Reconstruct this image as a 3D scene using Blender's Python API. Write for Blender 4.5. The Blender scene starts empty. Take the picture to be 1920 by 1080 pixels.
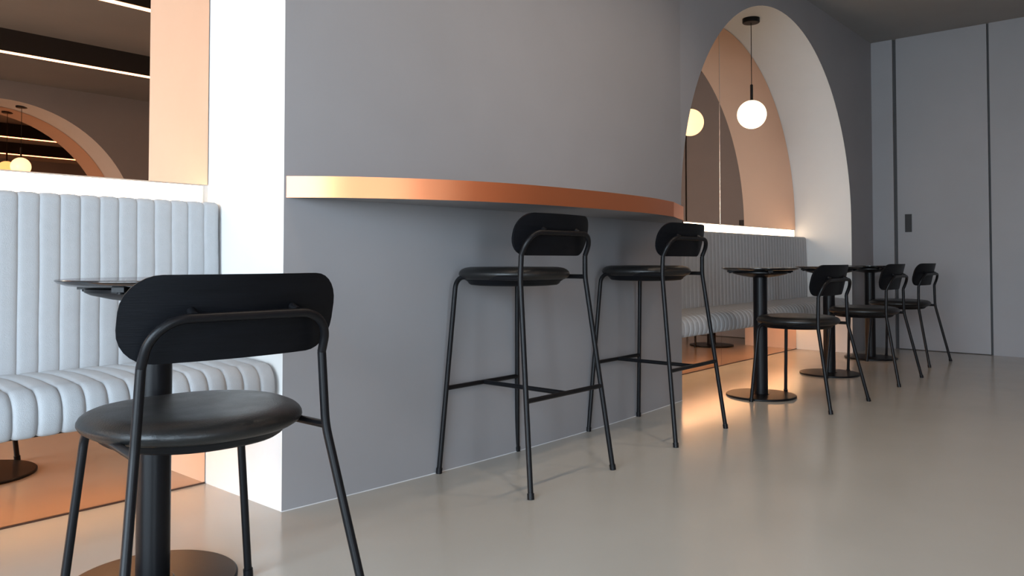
import bpy, math, random
from mathutils import Vector, Matrix
random.seed(4)
sc = bpy.context.scene
COL = sc.collection
PI = math.pi
# The room's own axes: x runs along the arched wall, y runs towards it, z up; metres.

# ------------------------------------------------------------------ camera
F_PX, PITCH, HORIZON = 1460.0, 1.5, 487.0
cam_d = bpy.data.cameras.new('camera')
cam = bpy.data.objects.new('camera', cam_d)
COL.objects.link(cam)
cam.location = (0, 0, 0.80)
cam.rotation_euler = (math.radians(90 + PITCH), 0, math.radians(-49))
cam_d.sensor_width = 36
cam_d.lens = F_PX / 1920 * 36
cam_d.shift_y = -(540 - (HORIZON - F_PX * math.tan(math.radians(PITCH)))) / 1920
cam_d.clip_start = 0.02
sc.camera = cam

# ------------------------------------------------------------------ light and exposure
sc.view_settings.view_transform = 'Standard'
sc.view_settings.look = 'None'
sc.view_settings.exposure = 0.0
sc.view_settings.gamma = 1.0
sc.view_settings.use_curve_mapping = False
sc.cycles.use_denoising = True
sc.cycles.max_bounces = 12
sc.cycles.glossy_bounces = 8
sc.cycles.diffuse_bounces = 5
sc.cycles.sample_clamp_indirect = 6
sc.cycles.caustics_reflective = True

w = bpy.data.worlds.new('daylight')
sc.world = w
w.use_nodes = True
wn, wl = w.node_tree.nodes, w.node_tree.links
bg = wn['Background']
tc = wn.new('ShaderNodeTexCoord')
sx = wn.new('ShaderNodeSeparateXYZ')
rp = wn.new('ShaderNodeValToRGB')
rp.color_ramp.elements[0].position = 0.45
rp.color_ramp.elements[0].color = (0.60, 0.66, 0.72, 1)
rp.color_ramp.elements[1].position = 0.75
rp.color_ramp.elements[1].color = (0.62, 0.82, 1.0, 1)
mr = wn.new('ShaderNodeMapRange')
mr.inputs[1].default_value = -1
wl.new(tc.outputs['Generated'], sx.inputs[0])
wl.new(sx.outputs[2], mr.inputs[0])
wl.new(mr.outputs[0], rp.inputs[0])
wl.new(rp.outputs[0], bg.inputs[0])
SKY = 21.0
bg.inputs[1].default_value = SKY
# the glazed end of the room guides the sampling of the sky (a portal gives no light of its own)
WIN_X, WIN_Y0, WIN_Y1, WIN_Z1 = -2.6, -1.6, 1.9, 2.62
pd = bpy.data.lights.new('window_portal', 'AREA')
pd.shape = 'RECTANGLE'
pd.size = WIN_Z1
pd.size_y = WIN_Y1 - WIN_Y0
pd.cycles.is_portal = True
po = bpy.data.objects.new('window_portal', pd)
COL.objects.link(po)
po.location = (WIN_X - 0.02, (WIN_Y0 + WIN_Y1) / 2, WIN_Z1 / 2)
po.rotation_euler = (0, math.radians(-90), 0)

WR_X0, WR_X1 = -2.4, -0.8  # span of the unseen opening added in the opposite wall for extra daylight
pd2 = bpy.data.lights.new('window_portal', 'AREA')
pd2.shape = 'RECTANGLE'
pd2.size = WR_X1 - WR_X0
pd2.size_y = WIN_Z1
pd2.cycles.is_portal = True
po2 = bpy.data.objects.new('window_portal', pd2)
COL.objects.link(po2)
po2.location = ((WR_X0 + WR_X1) / 2, -4.58, WIN_Z1 / 2)
po2.rotation_euler = (math.radians(90), 0, 0)

# ------------------------------------------------------------------ materials
def mat(name, color, rough=0.5, metal=0.0, emit=None, strength=0, var=0.0, vscale=3.0, bump=0.0, bscale=60.0,
        rvar=0.0, spec=None, coat=0.0, stretch=None):
    m = bpy.data.materials.new(name)
    m.use_nodes = True
    n, l = m.node_tree.nodes, m.node_tree.links
    b = n['Principled BSDF']
    b.inputs['Base Color'].default_value = (*color, 1)
    b.inputs['Roughness'].default_value = rough
    b.inputs['Metallic'].default_value = metal
    if spec is not None:
        b.inputs['Specular IOR Level'].default_value = spec
    if coat:
        b.inputs['Coat Weight'].default_value = coat
        b.inputs['Coat Roughness'].default_value = 0.15
    if emit:
        b.inputs['Emission Color'].default_value = (*emit, 1)
        b.inputs['Emission Strength'].default_value = strength
    co = n.new('ShaderNodeTexCoord')
    mp = n.new('ShaderNodeMapping')
    l.new(co.outputs['Object'], mp.inputs[0])
    if stretch:
        mp.inputs['Scale'].default_value = stretch
    if var or rvar:
        t = n.new('ShaderNodeTexNoise')
        t.inputs['Scale'].default_value = vscale
        t.inputs['Detail'].default_value = 6
        t.inputs['Roughness'].default_value = 0.6
        l.new(mp.outputs[0], t.inputs['Vector'])
        if var:
            r = n.new('ShaderNodeValToRGB')
            r.color_ramp.elements[0].position = 0.3
            r.color_ramp.elements[1].position = 0.7
            r.color_ramp.elements[0].color = (*[c * (1 - var) for c in color], 1)
            r.color_ramp.elements[1].color = (*[min(1, c * (1 + var)) for c in color], 1)
            l.new(t.outputs['Fac'], r.inputs[0])
            l.new(r.outputs[0], b.inputs['Base Color'])
        if rvar:
            q = n.new('ShaderNodeMapRange')
            q.inputs[1].default_value = 0.3
            q.inputs[2].default_value = 0.7
            q.inputs[3].default_value = rough - rvar
            q.inputs[4].default_value = rough + rvar
            l.new(t.outputs['Fac'], q.inputs[0])
            l.new(q.outputs[0], b.inputs['Roughness'])
    if bump:
        t2 = n.new('ShaderNodeTexNoise')
        t2.inputs['Scale'].default_value = bscale
        t2.inputs['Detail'].default_value = 3
        l.new(mp.outputs[0], t2.inputs['Vector'])
        bp = n.new('ShaderNodeBump')
        bp.inputs['Strength'].default_value = bump
        bp.inputs['Distance'].default_value = 0.004
        l.new(t2.outputs['Fac'], bp.inputs['Height'])
        l.new(bp.outputs[0], b.inputs['Normal'])
    return m

M = {
    'grey': mat('grey_plaster', (0.258, 0.253, 0.262), 0.55, var=0.05, vscale=1.3, bump=0.05, bscale=9),
    'white': mat('white_plaster', (0.72, 0.71, 0.69), 0.7, var=0.02, bump=0.08, bscale=20),
    'ceiling': mat('ceiling_paint', (0.30, 0.29, 0.28), 0.8, var=0.03),
    'floor': mat('microcement', (0.400, 0.382, 0.342), 0.20, var=0.05, vscale=0.8, rvar=0.03),
    'mirror': mat('copper_tinted_mirror', (0.88, 0.56, 0.39), 0.0, 1.0),
    'mirror_edge': mat('mirror_edge', (0.10, 0.06, 0.045), 0.3, 0.6),
    'copper': mat('copper_sheet', (0.80, 0.29, 0.135), 0.42, 1.0),
    'fabric': mat('grey_fabric', (0.40, 0.41, 0.425), 0.9, var=0.03, vscale=40, bump=0.25, bscale=450, spec=0.2),
    'thread': mat('seam_thread', (0.5, 0.51, 0.52), 0.9),
    'metal': mat('black_metal', (0.005, 0.005, 0.006), 0.38, 0.0, spec=0.2, bump=0.04, bscale=300),
    'wood': mat('black_wood', (0.004, 0.0045, 0.006), 0.45, spec=0.12, var=0.2, vscale=8, bump=0.08, bscale=30, stretch=(1, 1, 12)),
    'leather': mat('black_leather', (0.008, 0.008, 0.008), 0.38, spec=0.4, bump=0.16, bscale=260, rvar=0.05, vscale=12),
    'laminate': mat('black_tabletop', (0.014, 0.014, 0.015), 0.13),
    'globe': mat('opal_glass', (0.9, 0.85, 0.7), 0.25, emit=(1.0, 0.83, 0.52), strength=2.6),
    'led': mat('warm_led', (0.9, 0.85, 0.8), 0.5, emit=(1.0, 0.74, 0.50), strength=7.0),
    'led_low': mat('warm_led_floor', (0.9, 0.85, 0.8), 0.5, emit=(1.0, 0.58, 0.30), strength=24.0),
    'track_light': mat('linear_diffuser', (0.9, 0.85, 0.8), 0.5, emit=(1.0, 0.62, 0.38), strength=16.0),
    'dark': mat('slot_black', (0.012, 0.012, 0.013), 0.6),
    'gap': mat('gap_grey', (0.055, 0.055, 0.057), 0.7),
    'alu': mat('brushed_trim', (0.75, 0.68, 0.62), 0.25, 1.0),
    'paving': mat('outside_paving', (0.32, 0.31, 0.30), 0.8, var=0.1),
}

# ------------------------------------------------------------------ helpers
def obj(name, verts, faces, m, parent=None, smooth=False, loc=None, auto=None):
    me = bpy.data.meshes.new(name)
    me.from_pydata([tuple(v) for v in verts], [], faces)
    me.validate()
    me.update()
    import bmesh
    bm = bmesh.new(); bm.from_mesh(me)
    bmesh.ops.recalc_face_normals(bm, faces=bm.faces)
    bm.to_mesh(me); bm.free()
    me.materials.append(m)
    if smooth or auto:
        for p in me.polygons: p.use_smooth = True
    if auto:
        me.set_sharp_from_angle(angle=math.radians(auto))
    o = bpy.data.objects.new(name, me)
    COL.objects.link(o)
    if parent: o.parent = parent
    if loc: o.location = loc
    return o

def thing(name, label, cat, loc=(0, 0, 0), rz=0, group=None):
    o = bpy.data.objects.new(name, None)
    COL.objects.link(o)
    o.location = loc
    o.rotation_euler = (0, 0, rz)
    o.empty_display_size = 0.1
    tag(o, label, cat, group)
    return o

def tag(o, label=None, cat=None, group=None, kind=None):
    if label: o['label'] = label
    if cat: o['category'] = cat
    if group: o['group'] = group
    if kind: o['kind'] = kind
    return o

def struct(o):
    o['kind'] = 'structure'
    return o

def box(x0, x1, y0, y1, z0, z1):
    v = [(x0, y0, z0), (x1, y0, z0), (x1, y1, z0), (x0, y1, z0), (x0, y0, z1), (x1, y0, z1), (x1, y1, z1), (x0, y1, z1)]
    f = [(0, 3, 2, 1), (4, 5, 6, 7), (0, 1, 5, 4), (1, 2, 6, 5), (2, 3, 7, 6), (3, 0, 4, 7)]
    return v, f

def merge(*geos):
    V, Fc = [], []
    for v, f in geos:
        n = len(V)
        V += [tuple(a) for a in v]
        Fc += [tuple(i + n for i in q) for q in f]
    return V, Fc

def bevel(o, wdt=0.003, seg=2):
    b = o.modifiers.new('edge', 'BEVEL')
    b.width = wdt; b.segments = seg; b.limit_method = 'ANGLE'
    return o

def fillet(pts, radii, n=8):
    """round the inner corners of a polyline"""
    pts = [Vector(p) for p in pts]
    out = [pts[0]]
    for i in range(1, len(pts) - 1):
        p, a, b = pts[i], pts[i - 1], pts[i + 1]
        r = radii[i - 1]
        d1, d2 = (a - p).normalized(), (b - p).normalized()
        ang = d1.angle(d2)
        if r <= 0 or ang > PI - 0.02:
            out.append(p); continue
        tlen = min(r / math.tan(ang / 2), (a - p).length * .95, (b - p).length * .95)
        p1, p2 = p + d1 * tlen, p + d2 * tlen
        rr = tlen * math.tan(ang / 2)
        c = p + (d1 + d2).normalized() * (rr / math.sin(ang / 2))
        u1, u2 = p1 - c, p2 - c
        tot = u1.angle(u2)
        for k in range(n + 1):
            f = k / n
            q = (u1 * math.sin((1 - f) * tot) + u2 * math.sin(f * tot)) / math.sin(tot)
            out.append(c + q)
    out.append(pts[-1])
    return out

def tube(path, r, seg=12):
    path = [Vector(p) for p in path]
    V, Fc = [], []
    t0 = (path[1] - path[0]).normalized()
    up = Vector((0, 0, 1)) if abs(t0.z) < 0.9 else Vector((1, 0, 0))
    n = t0.cross(up).normalized()
    for i, p in enumerate(path):
        if i == 0: t = t0
        elif i == len(path) - 1: t = (path[i] - path[i - 1]).normalized()
        else: t = ((path[i] - path[i - 1]).normalized() + (path[i + 1] - path[i]).normalized()).normalized()
        n = (n - t * n.dot(t)).normalized()
        b = t.cross(n)
        for k in range(seg):
            a = 2 * PI * k / seg
            V.append(p + (n * math.cos(a) + b * math.sin(a)) * r)
    for i in range(len(path) - 1):
        for k in range(seg):
            Fc.append((i * seg + k, i * seg + (k + 1) % seg, (i + 1) * seg + (k + 1) % seg, (i + 1) * seg + k))
    Fc.append(tuple(range(seg))[::-1])
    Fc.append(tuple((len(path) - 1) * seg + k for k in range(seg)))
    return V, Fc

def lathe(prof, seg=48, cx=0, cy=0):
    """prof: (radius, z) from the axis out and back; ends with radius 0 are closed"""
    V, Fc = [], []
    rows = []
    for r, z in prof:
        if r < 1e-6:
            rows.append([len(V)]); V.append((cx, cy, z))
        else:
            rows.append(list(range(len(V), len(V) + seg)))
            V += [(cx + r * math.cos(2 * PI * k / seg), cy + r * math.sin(2 * PI * k / seg), z) for k in range(seg)]
    for a, b in zip(rows, rows[1:]):
        for k in range(seg):
            k2 = (k + 1) % seg
            if len(a) == 1 and len(b) == 1: continue
            if len(a) == 1: Fc.append((a[0], b[k], b[k2]))
            elif len(b) == 1: Fc.append((a[k], a[k2], b[0]))
            else: Fc.append((a[k], a[k2], b[k2], b[k]))
    return V, Fc

def copy_tree(o, parent=None):
    c = o.copy()
    COL.objects.link(c)
    c.parent = parent
    for ch in o.children: copy_tree(ch, c)
    return c

def prism(outline, z0, z1):
    n = len(outline)
    V = [(x, y, z0) for x, y in outline] + [(x, y, z1) for x, y in outline]
    Fc = [tuple(range(n))[::-1], tuple(range(n, 2 * n))]
    Fc += [(i, (i + 1) % n, n + (i + 1) % n, n + i) for i in range(n)]
    return V, Fc

# ------------------------------------------------------------------ room dimensions
CEIL = 2.80
WALL_Y = 2.187           # face of the arched wall
BACK_Y = 2.672           # face of the mirrors inside the niches
RAD, SPRING = 1.487, 1.10
NICHES = [(-1.573, 1.401), (3.990, 6.964)]
END_X = 7.57
OPP_Y, OPP_BACK = -4.56, -5.05
OPP_NICHE = (2.78 - RAD, 2.78 + RAD)
BULGE = 0.057

def pier_y(x):
    a, b = NICHES[0][1], NICHES[1][0]
    q = (x - (a + b) / 2) / ((b - a) / 2)
    return WALL_Y - BULGE * max(0.0, 1 - q * q)

# ------------------------------------------------------------------ floor, ceiling
v, f = box(WIN_X - 0.15, END_X + 0.15, OPP_BACK - 0.2, BACK_Y + 0.2, -0.12, 0.0)
struct(obj('floor', v, f, M['floor']))
v, f = box(WIN_X - 0.15, END_X + 0.15, OPP_BACK - 0.2, BACK_Y + 0.2, CEIL, CEIL + 0.12)
struct(obj('ceiling', v, f, M['ceiling']))
v, f = merge(box(WIN_X - 9, WIN_X - 0.15, -14, 10, -0.14, -0.02), box(WIN_X - 0.15, END_X + 2, -14, OPP_BACK - 0.2, -0.14, -0.02))
struct(obj('ground_outside', v, f, M['paving']))

# ------------------------------------------------------------------ arched walls
def arch_pts(c, n=56):
    """from the left springing over the crown to the right springing"""
    return [(c - RAD * math.cos(PI * k / n), SPRING + RAD * math.sin(PI * k / n)) for k in range(n + 1)]

def strip_wall(xs, yf, z0, z1, nz=1):
    V, Fc = [], []
    for x in xs:
        for k in range(nz + 1):
            V.append((x, yf(x), z0 + (z1 - z0) * k / nz))
    for i in range(len(xs) - 1):
        for k in range(nz):
            a = i * (nz + 1) + k
            Fc.append((a, a + nz + 1, a + nz + 2, a + 1))
    return V, Fc

SQUARE_TOP = 2.587
def head_line(niche):
    a, b = niche
    if niche is NICHES[0]: return [(a, SQUARE_TOP), (b, SQUARE_TOP)]
    return arch_pts((a + b) / 2)

def header(niche, y):
    pts = head_line(niche)
    V, Fc = [], []
    for x, z in pts:
        V += [(x, y, z), (x, y, CEIL)]
    for i in range(len(pts) - 1):
        Fc.append((2 * i, 2 * i + 2, 2 * i + 3, 2 * i + 1))
    return V, Fc

flat = lambda y: (lambda x: y)
pier_xs = [NICHES[0][1] + (NICHES[1][0] - NICHES[0][1]) * k / 40 for k in range(41)]
geo = merge(strip_wall([WIN_X, NICHES[0][0]], flat(WALL_Y), 0, CEIL),
            header(NICHES[0], WALL_Y), header(NICHES[1], WALL_Y),
            strip_wall(pier_xs, pier_y, 0, CEIL),
            strip_wall([NICHES[1][1], END_X], flat(WALL_Y), 0, CEIL),
            box(WIN_X, END_X, BACK_Y + 0.06, BACK_Y + 0.15, 0, CEIL))
arcade = struct(obj('wall_left', *geo, M['grey'], auto=30))

def reveal(niche, y0, y1, parent):
    a, b = niche
    path = [(a, 0.0)] + head_line(niche) + [(b, 0.0)]
    V, Fc = [], []
    for x, z in path:
        V += [(x, y0, z), (x, y1, z)]
    for i in range(len(path) - 1):
        Fc.append((2 * i, 2 * i + 1, 2 * i + 3, 2 * i + 2))
    return obj('reveal', V, Fc, M['white'], parent, auto=30)

for nch in NICHES:
    reveal(nch, WALL_Y, BACK_Y + 0.058, arcade)
    obj('niche_back', *box(nch[0] - 0.02, nch[1] + 0.02, BACK_Y + 0.012, BACK_Y + 0.059, 0, CEIL - 0.01), M['white'], arcade)

geo = merge(strip_wall([WIN_X, WR_X0], flat(OPP_Y), 0, CEIL), strip_wall([WR_X0, WR_X1], flat(OPP_Y), WIN_Z1, CEIL),
            strip_wall([WR_X1, OPP_NICHE[0]], flat(OPP_Y), 0, CEIL), header(OPP_NICHE, OPP_Y),
            strip_wall([OPP_NICHE[1], END_X], flat(OPP_Y), 0, CEIL),
            box(WIN_X, WR_X0, OPP_BACK - 0.15, OPP_Y - 0.002, 0, CEIL), box(WR_X0, WR_X1, OPP_BACK - 0.15, OPP_Y - 0.002, WIN_Z1, CEIL),
            box(WR_X1, OPP_NICHE[0] - 0.02, OPP_BACK - 0.15, OPP_Y - 0.002, 0, CEIL),
            box(OPP_NICHE[0] - 0.02, END_X, OPP_BACK - 0.15, OPP_BACK - 0.012, 0, CEIL))
opp = struct(obj('wall_right', *geo, M['grey'], auto=30))
reveal(OPP_NICHE, OPP_Y, OPP_BACK - 0.012, opp)

# window end (behind the camera's left): deep opening with slim black posts
geo = merge(box(WIN_X - 0.15, WIN_X, OPP_BACK - 0.2, WIN_Y0, 0, CEIL), box(WIN_X - 0.15, WIN_X, WIN_Y1, BACK_Y + 0.2, 0, CEIL),
            box(WIN_X - 0.15, WIN_X, WIN_Y0, WIN_Y1, WIN_Z1, CEIL))
struct(obj('wall_back', *geo, M['grey']))
win = thing('window_1', None, None, (WIN_X - 0.1, 0, 0)); struct(win)
for k in range(6):
    y = WIN_Y0 + (WIN_Y1 - WIN_Y0) * k / 5
    y = min(max(y, WIN_Y0 + 0.025), WIN_Y1 - 0.025)
    obj('window_post', *box(-0.03, 0.03, y - 0.025, y + 0.025, 0, WIN_Z1), M['metal'], win)
obj('window_rail', *box(-0.03, 0.03, WIN_Y0, WIN_Y1, 0, 0.05), M['metal'], win)

win_added = thing('window_2_added', None, None, (0, OPP_Y - 0.1, 0)); struct(win_added)  # unseen, added to throw daylight on the grey pier and near banquette
for x in (WR_X0 + 0.025, (WR_X0 + WR_X1) / 2, WR_X1 - 0.025):
    obj('window_post', *box(x - 0.025, x + 0.025, -0.03, 0.03, 0, WIN_Z1), M['metal'], win_added)
obj('window_rail', *box(WR_X0, WR_X1, -0.03, 0.03, 0, 0.05), M['metal'], win_added)

# far end wall with its flush door between two shadow gaps
GAP0, GAP1 = (1.976, 2.006), (1.246, 1.264)
geo = merge(box(END_X, END_X + 0.15, GAP0[1], BACK_Y + 0.2, 0, CEIL),
            box(END_X, END_X + 0.15, OPP_BACK - 0.2, GAP1[0], 0, CEIL),
            box(END_X + 0.06, END_X + 0.15, GAP1[0], GAP0[1], 0, CEIL))
endw = struct(obj('wall_front', *geo, M['grey']))
for g in (GAP0, GAP1):
    obj('shadow_gap', *box(END_X + 0.03, END_X + 0.059, g[0] + 0.0005, g[1] - 0.0005, 0, CEIL), M['gap'], endw)
door = struct(obj('door_1', *box(END_X + 0.004, END_X + 0.058, GAP1[1], GAP0[0], 0.006, CEIL), M['grey']))
hg = merge(box(-0.006, 0.0, -0.027, 0.027, -0.08, 0.08), box(-0.010, -0.006, -0.027, -0.019, -0.08, 0.08),
           box(-0.010, -0.006, 0.019, 0.027, -0.08, 0.08), box(-0.010, -0.006, -0.019, 0.019, 0.072, 0.08),
           box(-0.010, -0.006, -0.019, 0.019, -0.08, -0.072))
obj('door_handle', *hg, M['dark'], door, loc=(END_X + 0.004, 1.887, 1.127))

# ------------------------------------------------------------------ mirrors
def mirror(name, niche, yb, z0, z1, label, group=None, side=1, arch=True, foot=False):
    """two sheets that meet at the middle of the niche, standing 6 mm off the plaster"""
    a, b = niche
    c = (a + b) / 2
    g = 0.004
    t = thing(name, label, 'mirror', (c, yb, z0), 0, group)
    for sgn in (-1, 1):
        if arch:
            R = RAD - g
            out = [(0.0015 * sgn, 0.0)]
            out.append((sgn * R, 0.0))
            for k in range(41):
                th = (PI / 2) * k / 40
                x, z = R * math.cos(th), SPRING + R * math.sin(th) - z0
                if z > 0.001: out.append((sgn * max(x, 0.0015), z))
        else:
            out = [(0.0015 * sgn, 0), (sgn * (RAD - g), 0), (sgn * (RAD - g), z1 - z0), (0.0015 * sgn, z1 - z0)]
        n = len(out)
        y0, y1 = 0.0, 0.006 * side
        V = [(x, y0, z) for x, z in out] + [(x, y1, z) for x, z in out]
        Fc = [tuple(range(n)), tuple(range(n, 2 * n))] + [(i, (i + 1) % n, n + (i + 1) % n, n + i) for i in range(n)]
        o = obj('mirror_panel', V, Fc, M['mirror'], t)
        o.data.materials.append(M['mirror_edge'])
        for p in o.data.polygons:
            if abs(p.normal.y) < 0.5: p.material_index = 1
    if arch:
        obj('joint_trim', *box(-0.0035, 0.0035, -0.0015 * side, 0.0 if side > 0 else 0.0015, 0, SPRING + RAD - z0 - 0.01), M['alu'], t)
    if foot:
        obj('edge_profile', *box(-RAD + g, RAD - g, -0.003, 0.005, -0.0035, 0.002), M['mirror_edge'], t)
    return t

MZ = 1.070
mirror('wall_mirror', NICHES[0], BACK_Y, MZ, SQUARE_TOP - 0.004, 'tall copper tinted mirror above the near banquette, beside the bright white reveal', arch=False)
far_m = mirror('arch_mirror', NICHES[1], BACK_Y, MZ, 0, 'copper tinted arched mirror behind the hanging globe, above the far banquette')
mirror('skirting_mirror', NICHES[0], BACK_Y, 0.004, 0.50, 'low copper mirror at floor level under the near banquette seat', arch=False, foot=True)
mirror('skirting_mirror', NICHES[1], BACK_Y, 0.004, 0.50, 'low copper mirror at floor level under the far banquette seat', arch=False, foot=True)
mirror('arch_mirror', OPP_NICHE, OPP_BACK, 0.0, 0, 'copper tinted arched mirror across the room, seen only as a reflection', side=-1)

# ------------------------------------------------------------------ banquettes
CH = 0.0566
def channelled(profile, x0, x1, depth, taper=0.012):
    """sweep an open cross-section (y, z) along x; the outline swells between sewn grooves"""
    n = max(1, round((x1 - x0) / CH))
    pitch = (x1 - x0) / n
    P = [Vector((0, y, z)) for y, z in profile]
    N = []
    for i in range(len(P)):
        a, b = P[max(i - 1, 0)], P[min(i + 1, len(P) - 1)]
        d = (b - a).normalized()
        N.append(Vector((0, -d.z, d.y)))
    fr = [0.0, 0.035, 0.10, 0.22, 0.38, 0.5, 0.62, 0.78, 0.90, 0.965]
    xs = []
    for k in range(n):
        for q in fr: xs.append((x0 + (k + q) * pitch, q, k))
    xs.append((x1, 0.0, n))
    V, Fc = [], []
    m = len(P)
    for x, q, k in xs:
        swell = 1 - abs(2 * q - 1) ** 5
        e = min(x - x0, x1 - x)
        edge = 0.0 if e > taper else (1 - math.sqrt(max(0, 1 - (1 - e / taper) ** 2))) * taper
        wob = 0.0012 * math.sin(k * 7.3)
        for p, nn in zip(P, N):
            o = nn * (-(depth * (1 - swell)) - edge)
            V.append((x + wob * math.sin(p.z * 25 + k), p.y + o.y, p.z + o.z))
    for i in range(len(xs) - 1):
        for j in range(m - 1):
            a = i * m + j
            Fc.append((a, a + 1, a + m + 1, a + m))
    Fc.append(tuple(range(m)))
    Fc.append(tuple((len(xs) - 1) * m + j for j in range(m))[::-1])
    return V, Fc

def arc(cy, cz, r, a0, a1, n):
    return [(cy + r * math.cos(math.radians(a0 + (a1 - a0) * k / n)), cz + r * math.sin(math.radians(a0 + (a1 - a0) * k / n))) for k in range(n + 1)]

def banquette(niche, label):
    a, b = niche
    x0, x1 = -RAD + 0.010, RAD - 0.010
    t = thing('banquette', label, 'bench', ((a + b) / 2, 0, 0), 0, 'channel-stitched banquettes in the arched niches')
    # seat: from the back over the rounded nose to the underside (normals point out)
    pr = [(2.60, 0.468), (2.52, 0.474), (2.44, 0.477), (2.36, 0.476), (2.30, 0.472)]
    pr += arc(2.265, 0.404, 0.066, 80, 180, 9)[0:]
    pr = [(y, z) for y, z in pr]
    pr += [(2.198, 0.385), (2.203, 0.365)] + arc(2.222, 0.366, 0.018, 195, 270, 4) + [(2.40, 0.346), (2.60, 0.346)]
    pr = pr[::-1]
    V, Fc = channelled(pr, x0, x1, 0.0065)
    obj('seat', V, Fc, M['fabric'], t, auto=50)
    pb = [(2.664, 0.47), (2.664, 0.985)] + arc(2.652, 0.990, 0.012, 10, 90, 3) + arc(2.592, 0.980, 0.022, 90, 180, 6)
    pb += [(2.568, 0.90), (2.566, 0.78), (2.564, 0.62), (2.562, 0.50), (2.562, 0.45)]
    pb = pb[::-1]
    V, Fc = channelled([(y, z) for y, z in pb][::1], x0, x1, 0.0048)
    obj('backrest', V, Fc, M['fabric'], t, auto=50)
    # steel carrier under the seat, fixed to the wall through the mirror line
    obj('seat_carrier', *merge(box(x0 + 0.02, x1 - 0.02, 2.34, 2.665, 0.325, 0.3465)), M['dark'], t)
    return t

banquette(NICHES[0], 'long pale grey channel-stitched banquette behind the front chair and table')
banquette(NICHES[1], 'long grey channel-stitched banquette in the far arch, under the hanging globe')

def light_strip(niche, label, z0, z1, y0, y1, m, x_in, group):
    a, b = niche
    t = thing('light_strip', label, 'light', ((a + b) / 2, 0, 0), 0, group)
    obj('diffuser', *box(-RAD + x_in, RAD - x_in, y0, y1, z0, z1), m, t)
    obj('housing', *box(-RAD + x_in - 0.01, RAD - x_in + 0.01, y1, y1 + 0.004, z0 - 0.004, z1 + 0.001), M['alu'], t)
    return t
light_strip(NICHES[0], 'glowing light band on top of the near banquette back', 1.000, 1.064, 2.664, 2.674, M['led'], 0.03, 'light bands along the banquettes')
light_strip(NICHES[1], 'glowing light band on top of the far banquette back', 1.000, 1.064, 2.664, 2.674, M['led'], 0.05, 'light bands along the banquettes')

def floor_strip(niche, label):
    a, b = niche
    t = thing('floor_light_strip', label, 'light', ((a + b) / 2, 0, 0), 0, 'hidden warm strips under the banquettes')
    obj('diffuser', *box(-RAD + 0.06, RAD - 0.06, 2.610, 2.635, 0.312, 0.320), M['led_low'], t)
    obj('housing', *box(-RAD + 0.05, RAD - 0.05, 2.606, 2.639, 0.320, 0.325), M['dark'], t)
floor_strip(NICHES[0], 'hidden warm strip under the near banquette lighting the floor')
floor_strip(NICHES[1], 'hidden warm strip under the far banquette lighting the floor')

# ------------------------------------------------------------------ copper-edged bar shelf on the grey pier
A, B = NICHES[0][1] + 0.002, NICHES[1][0] - 0.002
half = [(1.411, 2.187), (1.506, 2.088), (1.617, 2.003), (1.765, 1.915), (1.94, 1.838), (2.163, 1.784), (2.457, 1.754), (2.70, 1.748)]
def catmull(ps, n=8):
    out = []
    for i in range(len(ps) - 1):
        p0, p1, p2, p3 = ps[max(i - 1, 0)], ps[i], ps[i + 1], ps[min(i + 2, len(ps) - 1)]
        for k in range(n):
            u = k / n
            out.append(tuple(0.5 * (2 * p1[d] + (p2[d] - p0[d]) * u + (2 * p0[d] - 5 * p1[d] + 4 * p2[d] - p3[d]) * u * u
                                    + (3 * p1[d] - p0[d] - 3 * p2[d] + p3[d]) * u ** 3) for d in (0, 1)))
    out.append(ps[-1])
    return out
front = catmull(half + [(2.95, 1.760), (3.223, 1.808)])
tail = [(3.223, 1.808), (3.55, 1.936), (3.80, 2.072), (3.986, 2.184)]
edge_line = front + tail[1:]
SZ0, SZ1 = 1.000, 1.068
wallside = [(x, pier_y(x) + 0.001) for x in reversed(pier_xs) if A + 0.02 < x < B - 0.02]
shelf = thing('bar_shelf', 'curved bar shelf with polished copper edge on the grey wall above the stools', 'shelf', (0, 0, 0))
obj('slab', *prism([(x, y + 0.003) for x, y in edge_line] + wallside, SZ0 + 0.002, SZ1), M['grey'], shelf)
def band(line, z0, z1, th):
    V, Fc = [], []
    n = len(line)
    for i, (x, y) in enumerate(line):
        a, b = line[max(i - 1, 0)], line[min(i + 1, n - 1)]
        d = Vector((b[0] - a[0], b[1] - a[1])).normalized()
        nx, ny = d.y, -d.x
        V += [(x + nx * th, y + ny * th, z0), (x + nx * th, y + ny * th, z1), (x, y + 0.002, z1), (x, y + 0.002, z0)]
    for i in range(n - 1):
        for k in range(4):
            Fc.append((4 * i + k, 4 * i + (k + 1) % 4, 4 * i + 4 + (k + 1) % 4, 4 * i + 4 + k))
    Fc += [(0, 1, 2, 3), tuple(4 * (n - 1) + k for k in (3, 2, 1, 0))]
    return V, Fc
obj('copper_edge', *band(front, SZ0, SZ1 + 0.001, 0.003), M['copper'], shelf, auto=30)
obj('copper_edge', *band(tail, SZ0, SZ1 + 0.001, 0.003), M['copper'], shelf, auto=10)

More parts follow.
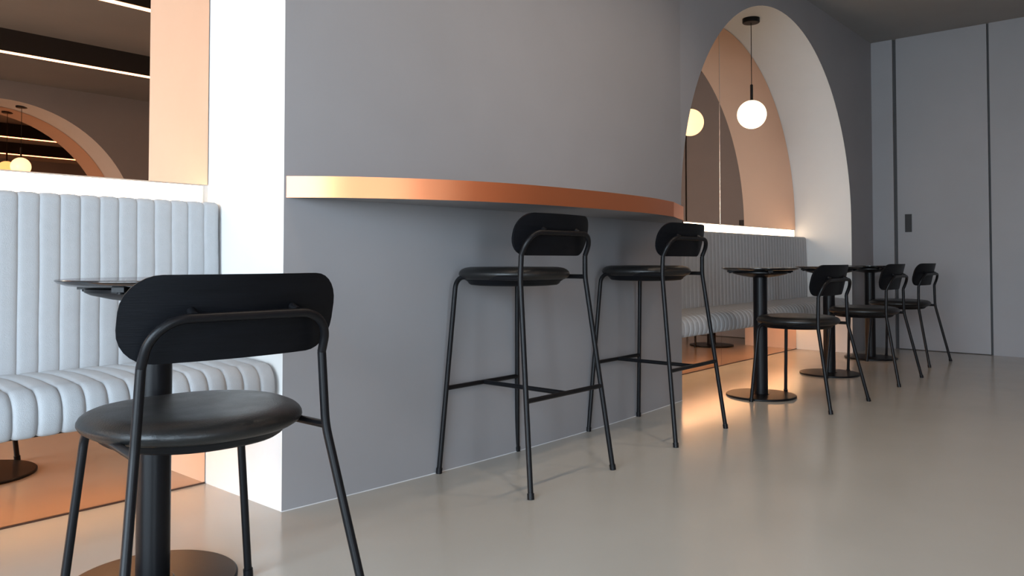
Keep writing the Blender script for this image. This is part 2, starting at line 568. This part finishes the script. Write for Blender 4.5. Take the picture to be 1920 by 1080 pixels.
# ------------------------------------------------------------------ seating
TR = 0.0095
def ring_solid(outline, rings):
    """outline(angle) -> (x, y); rings: (scale, z) from underside centre out, over the edge and in along the top"""
    n = 56
    V, Fc, rows = [], [], []
    for s_, z in rings:
        if s_ < 1e-6:
            rows.append([len(V)]); x, y = outline(None); V.append((x, y, z))
        else:
            cx, cy = outline(None)
            rows.append(list(range(len(V), len(V) + n)))
            for k in range(n):
                x, y = outline(2 * PI * k / n)
                V.append((cx + (x - cx) * s_, cy + (y - cy) * s_, z))
    for a, b in zip(rows, rows[1:]):
        for k in range(n):
            k2 = (k + 1) % n
            if len(a) == 1: Fc.append((a[0], b[k], b[k2]))
            elif len(b) == 1: Fc.append((a[k], a[k2], b[0]))
            else: Fc.append((a[k], a[k2], b[k2], b[k]))
    return V, Fc

def seat_outline(hw, y0, y1):
    cy = y0 + (y1 - y0) * 0.53
    def fn(a):
        if a is None: return (0.0, cy)
        c, s = math.cos(a), math.sin(a)
        e = 2 / 2.35
        x = hw * math.copysign(abs(c) ** e, c)
        ry = (y1 - cy) if s > 0 else (cy - y0)
        y = cy + ry * math.copysign(abs(s) ** e, s)
        if s < 0: x *= 1 - 0.07 * abs(s)
        return (x, y)
    return fn

def back_panel(hw, z0, z1, yb, bend, lean, rc=0.070, th=0.011):
    """a bent plywood shell: rounded outline, wrapped around the sitter, leaning back a little"""
    nu, nv = 40, 16
    cz, hh = (z0 + z1) / 2, (z1 - z0) / 2
    V, Fc = [], []
    R = (hw * hw + bend * bend) / (2 * bend)
    def pt(u, w, off):
        lz = hh * math.sin(w * PI / 2)
        over = max(0.0, abs(lz) - (hh - rc))
        lx = u * (hw - rc + math.sqrt(max(0.0, rc * rc - over * over)))
        ang = lx / R
        r = R + off
        return (math.sin(ang) * r, yb - off + (R) * (1 - math.cos(ang)) - off * (math.cos(ang) - 1) * -1 + lean * -(lz), cz + lz)
    for off in (0.0, th):
        for j in range(nv + 1):
            for i in range(nu + 1):
                V.append(pt(-1 + 2 * i / nu, -1 + 2 * j / nv, off))
    N = (nu + 1) * (nv + 1)
    for lay in (0, 1):
        for j in range(nv):
            for i in range(nu):
                a = lay * N + j * (nu + 1) + i
                q = (a, a + 1, a + nu + 2, a + nu + 1)
                Fc.append(q if lay else q[::-1])
    rim = [i for i in range(nu + 1)] + [j * (nu + 1) + nu for j in range(1, nv + 1)] + \
          [nv * (nu + 1) + i for i in range(nu - 1, -1, -1)] + [j * (nu + 1) for j in range(nv - 1, 0, -1)]
    for i in range(len(rim)):
        a, b = rim[i], rim[(i + 1) % len(rim)]
        Fc.append((a, b, b + N, a + N))
    return V, Fc

def make_seat(name, label, cat, group, d):
    t = thing(name, label, cat, (0, 0, 0), 0, group)
    RZ = d['rail_z']
    fn = seat_outline(d['seat_hw'], d['seat_y0'], d['seat_y1'])
    zt = d['seat_top']
    obj('seat', *ring_solid(fn, [(0, zt - .040), (.80, zt - .050), (.92, zt - .046), (.975, zt - .038), (1.0, zt - .029), (.997, zt - .023),
                                 (.980, zt - .016), (.95, zt - .010), (.89, zt - .004), (.80, zt - .0005), (.6, zt), (.3, zt - .001), (0, zt - .002)]),
        M['leather'], t, smooth=True)
    obj('seat_shell', *ring_solid(fn, [(0, zt - .070), (.64, zt - .071), (.78, zt - .068), (.82, zt - .062), (.84, zt - .055), (.88, zt - .050), (.90, zt - .041), (.6, zt - .039), (0, zt - .039)]),
        M['wood'], t, smooth=True)
    obj('backrest', *back_panel(d['back_hw'], d['back_z0'], d['back_z1'], d['back_y'], d['bend'], d['lean']), M['wood'], t, auto=45)
    jw, jy = d['joint_w'], d['joint_y']
    upy = d['up_y']
    bz = d['bar_z']
    rr = d['bar_r']
    bary = d['bar_y']
    for sg in (-1, 1):
        foot = Vector((sg * d['rear_w'], d['rear_y'], 0.006))
        joint = Vector((sg * jw, jy, RZ))
        top = Vector((sg * d['up_w'], upy, bz - rr * 1.25))
        path = fillet([foot, joint, top], [0.25], 6)
        lg = obj('leg', *tube(path, TR), M['metal'], t, auto=40)
        dr = (joint - foot).normalized()
        obj('foot_cap', *tube([foot - dr * 0.006, foot + dr * 0.014], TR + 0.0025), M['metal'], lg, auto=40)
        ff = Vector((sg * d['front_w'], d['front_y'], 0.006))
        ft = Vector((sg * d['ftop_w'], d['ftop_y'], RZ))
        back = joint + (ft - joint) * 0.80
        path = fillet([ff, ft, back], [0.045], 8)
        lg = obj('leg', *tube(path, TR), M['metal'], t, auto=40)
        dr = (ft - ff).normalized()
        obj('foot_cap', *tube([ff - dr * 0.006, ff + dr * 0.014], TR + 0.0025), M['metal'], lg, auto=40)
        obj('seat_rail', *tube([joint, back], TR * 0.92), M['metal'], t, auto=40)
    L = Vector((-d['up_w'], upy, bz - rr * 1.25)); Rr = Vector((d['up_w'], upy, bz - rr * 1.25))
    bl = Vector((-d['up_w'] + 0.004, bary, bz)); br = Vector((d['up_w'] - 0.004, bary, bz))
    path = fillet([L, bl, br, Rr], [rr, rr], 12)
    obj('back_bar', *tube(path, TR), M['metal'], t, auto=40)
    for sg in (-1, 1):
        x = sg * d['mount_x']
        R = (d['back_hw'] ** 2 + d['bend'] ** 2) / (2 * d['bend'])
        yb = d['back_y'] + R * (1 - math.cos(x / R)) - 0.011
        obj('back_mount', *tube([(x, bary, bz + 0.004), (x * 0.97, yb + 0.003, bz + 0.016)], 0.0085, 14), M['metal'], t, auto=40)
    obj('under_bar', *tube([(-jw * 0.96, d['cross_y'], RZ - 0.001), (jw * 0.96, d['cross_y'], RZ - 0.001)], TR * 0.85), M['metal'], t, auto=40)
    if d.get('foot_z'):
        z = d['foot_z']
        def on(a, b): return Vector(a).lerp(Vector(b), z / RZ)
        fl = on((-d['front_w'], d['front_y'], 0), (-d['ftop_w'], d['ftop_y'], RZ)); fr_ = Vector((-fl.x, fl.y, fl.z))
        rl = on((-d['rear_w'], d['rear_y'], 0), (-jw, jy, RZ)); rr_ = Vector((-rl.x, rl.y, rl.z))
        obj('footrest', *tube([fl, fr_], TR * .92), M['metal'], t, auto=40)
        obj('stretcher', *tube([rl, rr_], TR * .92), M['metal'], t, auto=40)
        obj('stretcher', *tube([(0, fl.y, z), (0, rl.y, z)], TR * .92), M['metal'], t, auto=40)
    return t

CHAIR = dict(rail_z=.440, seat_top=.485, seat_hw=.225, seat_y0=-.170, seat_y1=.262, back_hw=.229, back_z0=.603, back_z1=.772,
             back_y=-.163, bend=.044, lean=.24, joint_w=.200, joint_y=-.151, up_w=.190, up_y=-.150, bar_z=.690, bar_r=.072, bar_y=-.187,
             rear_w=.262, rear_y=-.24, front_w=.216, front_y=.227, ftop_w=.174, ftop_y=.200, mount_x=.108, cross_y=-.02)
STOOL = dict(CHAIR, rail_z=.735, seat_top=.773, seat_hw=.212, seat_y0=-.16, seat_y1=.235, back_hw=.218, back_z0=.815, back_z1=.966,
             back_y=-.167, bend=.038, joint_w=.193, joint_y=-.150, up_w=.190, up_y=-.152, bar_z=.897, bar_r=.065, bar_y=-.190,
             rear_w=.245, front_w=.2255, front_y=.222, ftop_w=.177, ftop_y=.182, mount_x=.100, foot_z=.317)

CG = 'black cafe chairs drawn up to the round tables'
chair = make_seat('dining_chair', 'large black chair in front, seen from behind, with padded round seat', 'chair', CG, CHAIR)
SPOTS = [(0.835, 1.595, -.06, None),
         (4.414, 1.636, -.060, 'black chair at the round table just past the bar stools'),
         (5.566, 1.625, -.01, 'black chair at the middle one of the far tables, second from the door'),
         (6.682, 1.690, -.06, 'black chair farthest away, standing nearest the grey door')]
for i, (x, y, a, lab) in enumerate(SPOTS):
    o = chair if i == 0 else copy_tree(chair)
    o.location = (x, y, 0); o.rotation_euler = (0, 0, a)
    if lab: o['label'] = lab
stool = make_seat('bar_stool', 'tall black bar stool under the shelf, the nearer one, before the blank grey wall', 'stool', 'tall black stools under the copper shelf', STOOL)
stool.location = (2.264, 1.912, 0)
st2 = copy_tree(stool)
st2.location = (3.222, 1.910, 0); st2.rotation_euler = (0, 0, .018)
st2['label'] = 'tall black bar stool at the far end of the shelf, beside the far arch'

# ------------------------------------------------------------------ tables
def make_table(label):
    t = thing('cafe_table', label, 'table', (0, 0, 0), 0, 'round black pedestal tables along the banquettes')
    obj('tabletop', *lathe([(0, .738), (.196, .738), (.214, .744), (.2205, .7495), (.2205, .7515), (.218, .753), (0, .753)], 72), M['laminate'], t, auto=25)
    arms = []
    for a in (0, PI / 2):
        c, s = math.cos(a), math.sin(a)
        V, Fc = box(-.190, .190, -.014, .014, .7265, .7385)
        arms.append(([(x * c - y * s, x * s + y * c, z) for x, y, z in V], Fc))
    obj('top_bracket', *merge(*arms), M['metal'], t)
    for k in range(4):
        a = k * PI / 2
        obj('bracket_screw', *lathe([(0, .7205), (.006, .7205), (.008, .722), (.008, .727), (0, .727)], 14, .176 * math.cos(a), .176 * math.sin(a)), M['metal'], t, auto=40)
    obj('top_dish', *lathe([(0, .694), (.05, .696), (.10, .704), (.145, .715), (.158, .722), (.158, .730), (0, .730)], 48), M['metal'], t, auto=30)
    obj('column', *lathe([(0, .010), (.0395, .010), (.0395, .700), (0, .700)], 40), M['metal'], t, auto=30)
    obj('base_plate', *lathe([(0, 0), (.196, 0), (.199, .003), (.199, .009), (.195, .012), (.05, .0135), (.046, .016), (0, .016)], 72), M['metal'], t, auto=25)
    return t
tb = make_table('round black pedestal table behind the front chair, before the pale banquette')
for i, (x, y, lab) in enumerate([(0.885, 1.945, None),
                                 (4.434, 1.914, 'round black pedestal table nearest the bar stools, in front of the far banquette'),
                                 (5.594, 1.914, 'round black pedestal table, the middle one of the far row'),
                                 (6.716, 1.970, 'round black pedestal table farthest away, beside the end of the far banquette')]):
    o = tb if i == 0 else copy_tree(tb)
    o.location = (x, y, 0)
    o.rotation_euler = (0, 0, -0.855)
    if lab: o['label'] = lab

# ------------------------------------------------------------------ pendants
def sphere_prof(r, cz, n=24):
    return [(max(0.0, r * math.sin(PI * k / n)) if 0 < k < n else 0.0, cz - r * math.cos(PI * k / n)) for k in range(n + 1)]
def make_pendant(label):
    t = thing('globe_pendant', label, 'lamp', (0, 0, 0), 0, 'opal globe pendants hung in the arches')
    top = SPRING + RAD
    cz = 1.872
    obj('globe', *lathe(sphere_prof(.105, cz), 48), M['globe'], t, smooth=True)
    obj('stem', *lathe([(0, cz + .100), (.016, cz + .100), (.016, cz + .106), (.010, cz + .112), (.010, cz + .22), (.004, cz + .225), (0, cz + .225)], 20), M['metal'], t, auto=40)
    obj('cord', *tube([(0, 0, cz + .22), (0, 0, top - .02)], .0028, 8), M['metal'], t, smooth=True)
    obj('canopy', *lathe([(0, top - .034), (.058, top - .034), (.062, top - .030), (.062, top - .001), (0, top - .001)], 36), M['metal'], t, auto=40)
    return t
pn = make_pendant('glowing opal globe pendant hanging in the far arch')
pn.location = (5.484, 2.42, 0)
p2 = copy_tree(pn)
p2.location = (3.04, -4.80, 0)
p2['label'] = 'opal globe pendant across the room, seen only in the mirrors'

# ------------------------------------------------------------------ ceiling lights
for y, lab in ((-2.38, 'black linear ceiling light nearer the opposite arch'), (-0.30, 'black linear ceiling light over the middle of the room')):
    t = thing('linear_light', lab, 'light', (2.6, y, 0), 0, 'black linear lights under the ceiling')
    obj('housing', *box(-3.6, 3.6, -.035, .035, 2.606, CEIL), M['dark'], t)
    obj('diffuser', *box(-3.59, 3.59, -.022, .022, 2.598, 2.606), M['track_light'], t)
dl = None
for x in (4.14,):
    if dl is None:
        dl = thing('downlight', 'small round recessed downlight beside the opposite wall', 'light', (0, 0, 0), 0)
        obj('ring', *lathe([(.038, CEIL - .004), (.052, CEIL - .004), (.052, CEIL), (.038, CEIL), (.038, CEIL - .004)], 32), M['white'], dl)
        obj('lens', *lathe([(0, CEIL - .003), (.038, CEIL - .003), (.038, CEIL - .0005), (0, CEIL - .0005)], 32), M['track_light'], dl)
        o = dl
    else:
        o = copy_tree(dl)
    o.location = (x, -3.70, 0)
for i, x in enumerate((1.75, 2.65, 3.55)):
    o = copy_tree(dl)
    o.location = (x, 1.22, 0)
    o['label'] = ('recessed ceiling downlight over the left end of the bar shelf', 'recessed ceiling downlight over the middle of the bar shelf',
                  'recessed ceiling downlight over the far end of the bar shelf')[i]
    o['group'] = 'wall washing downlights'
    ld = bpy.data.lights.new('downlight_beam', 'SPOT')
    ld.energy = 30
    ld.color = (1.0, 0.80, 0.62)
    ld.spot_size = math.radians(115)
    ld.spot_blend = 0.9
    ld.shadow_soft_size = 0.035
    lo = bpy.data.objects.new('downlight_beam', ld)
    COL.objects.link(lo)
    lo.parent = o
    lo.location = (0, 0, CEIL - 0.02)
    lo.rotation_euler = (math.radians(14), 0, 0)

# ------------------------------------------------------------------ pale sealant line where the curved wall meets the floor
V, Fc = [], []
for x in pier_xs:
    y = pier_y(x)
    V += [(x, y - .0025, 0.0), (x, y + .0005, 0.0030), (x, y + .001, 0.0)]
for i in range(len(pier_xs) - 1):
    for k in range(3):
        Fc.append((3 * i + k, 3 * i + (k + 1) % 3, 3 * i + 3 + (k + 1) % 3, 3 * i + 3 + k))
struct(obj('baseboard_left', V, Fc, M['thread']))
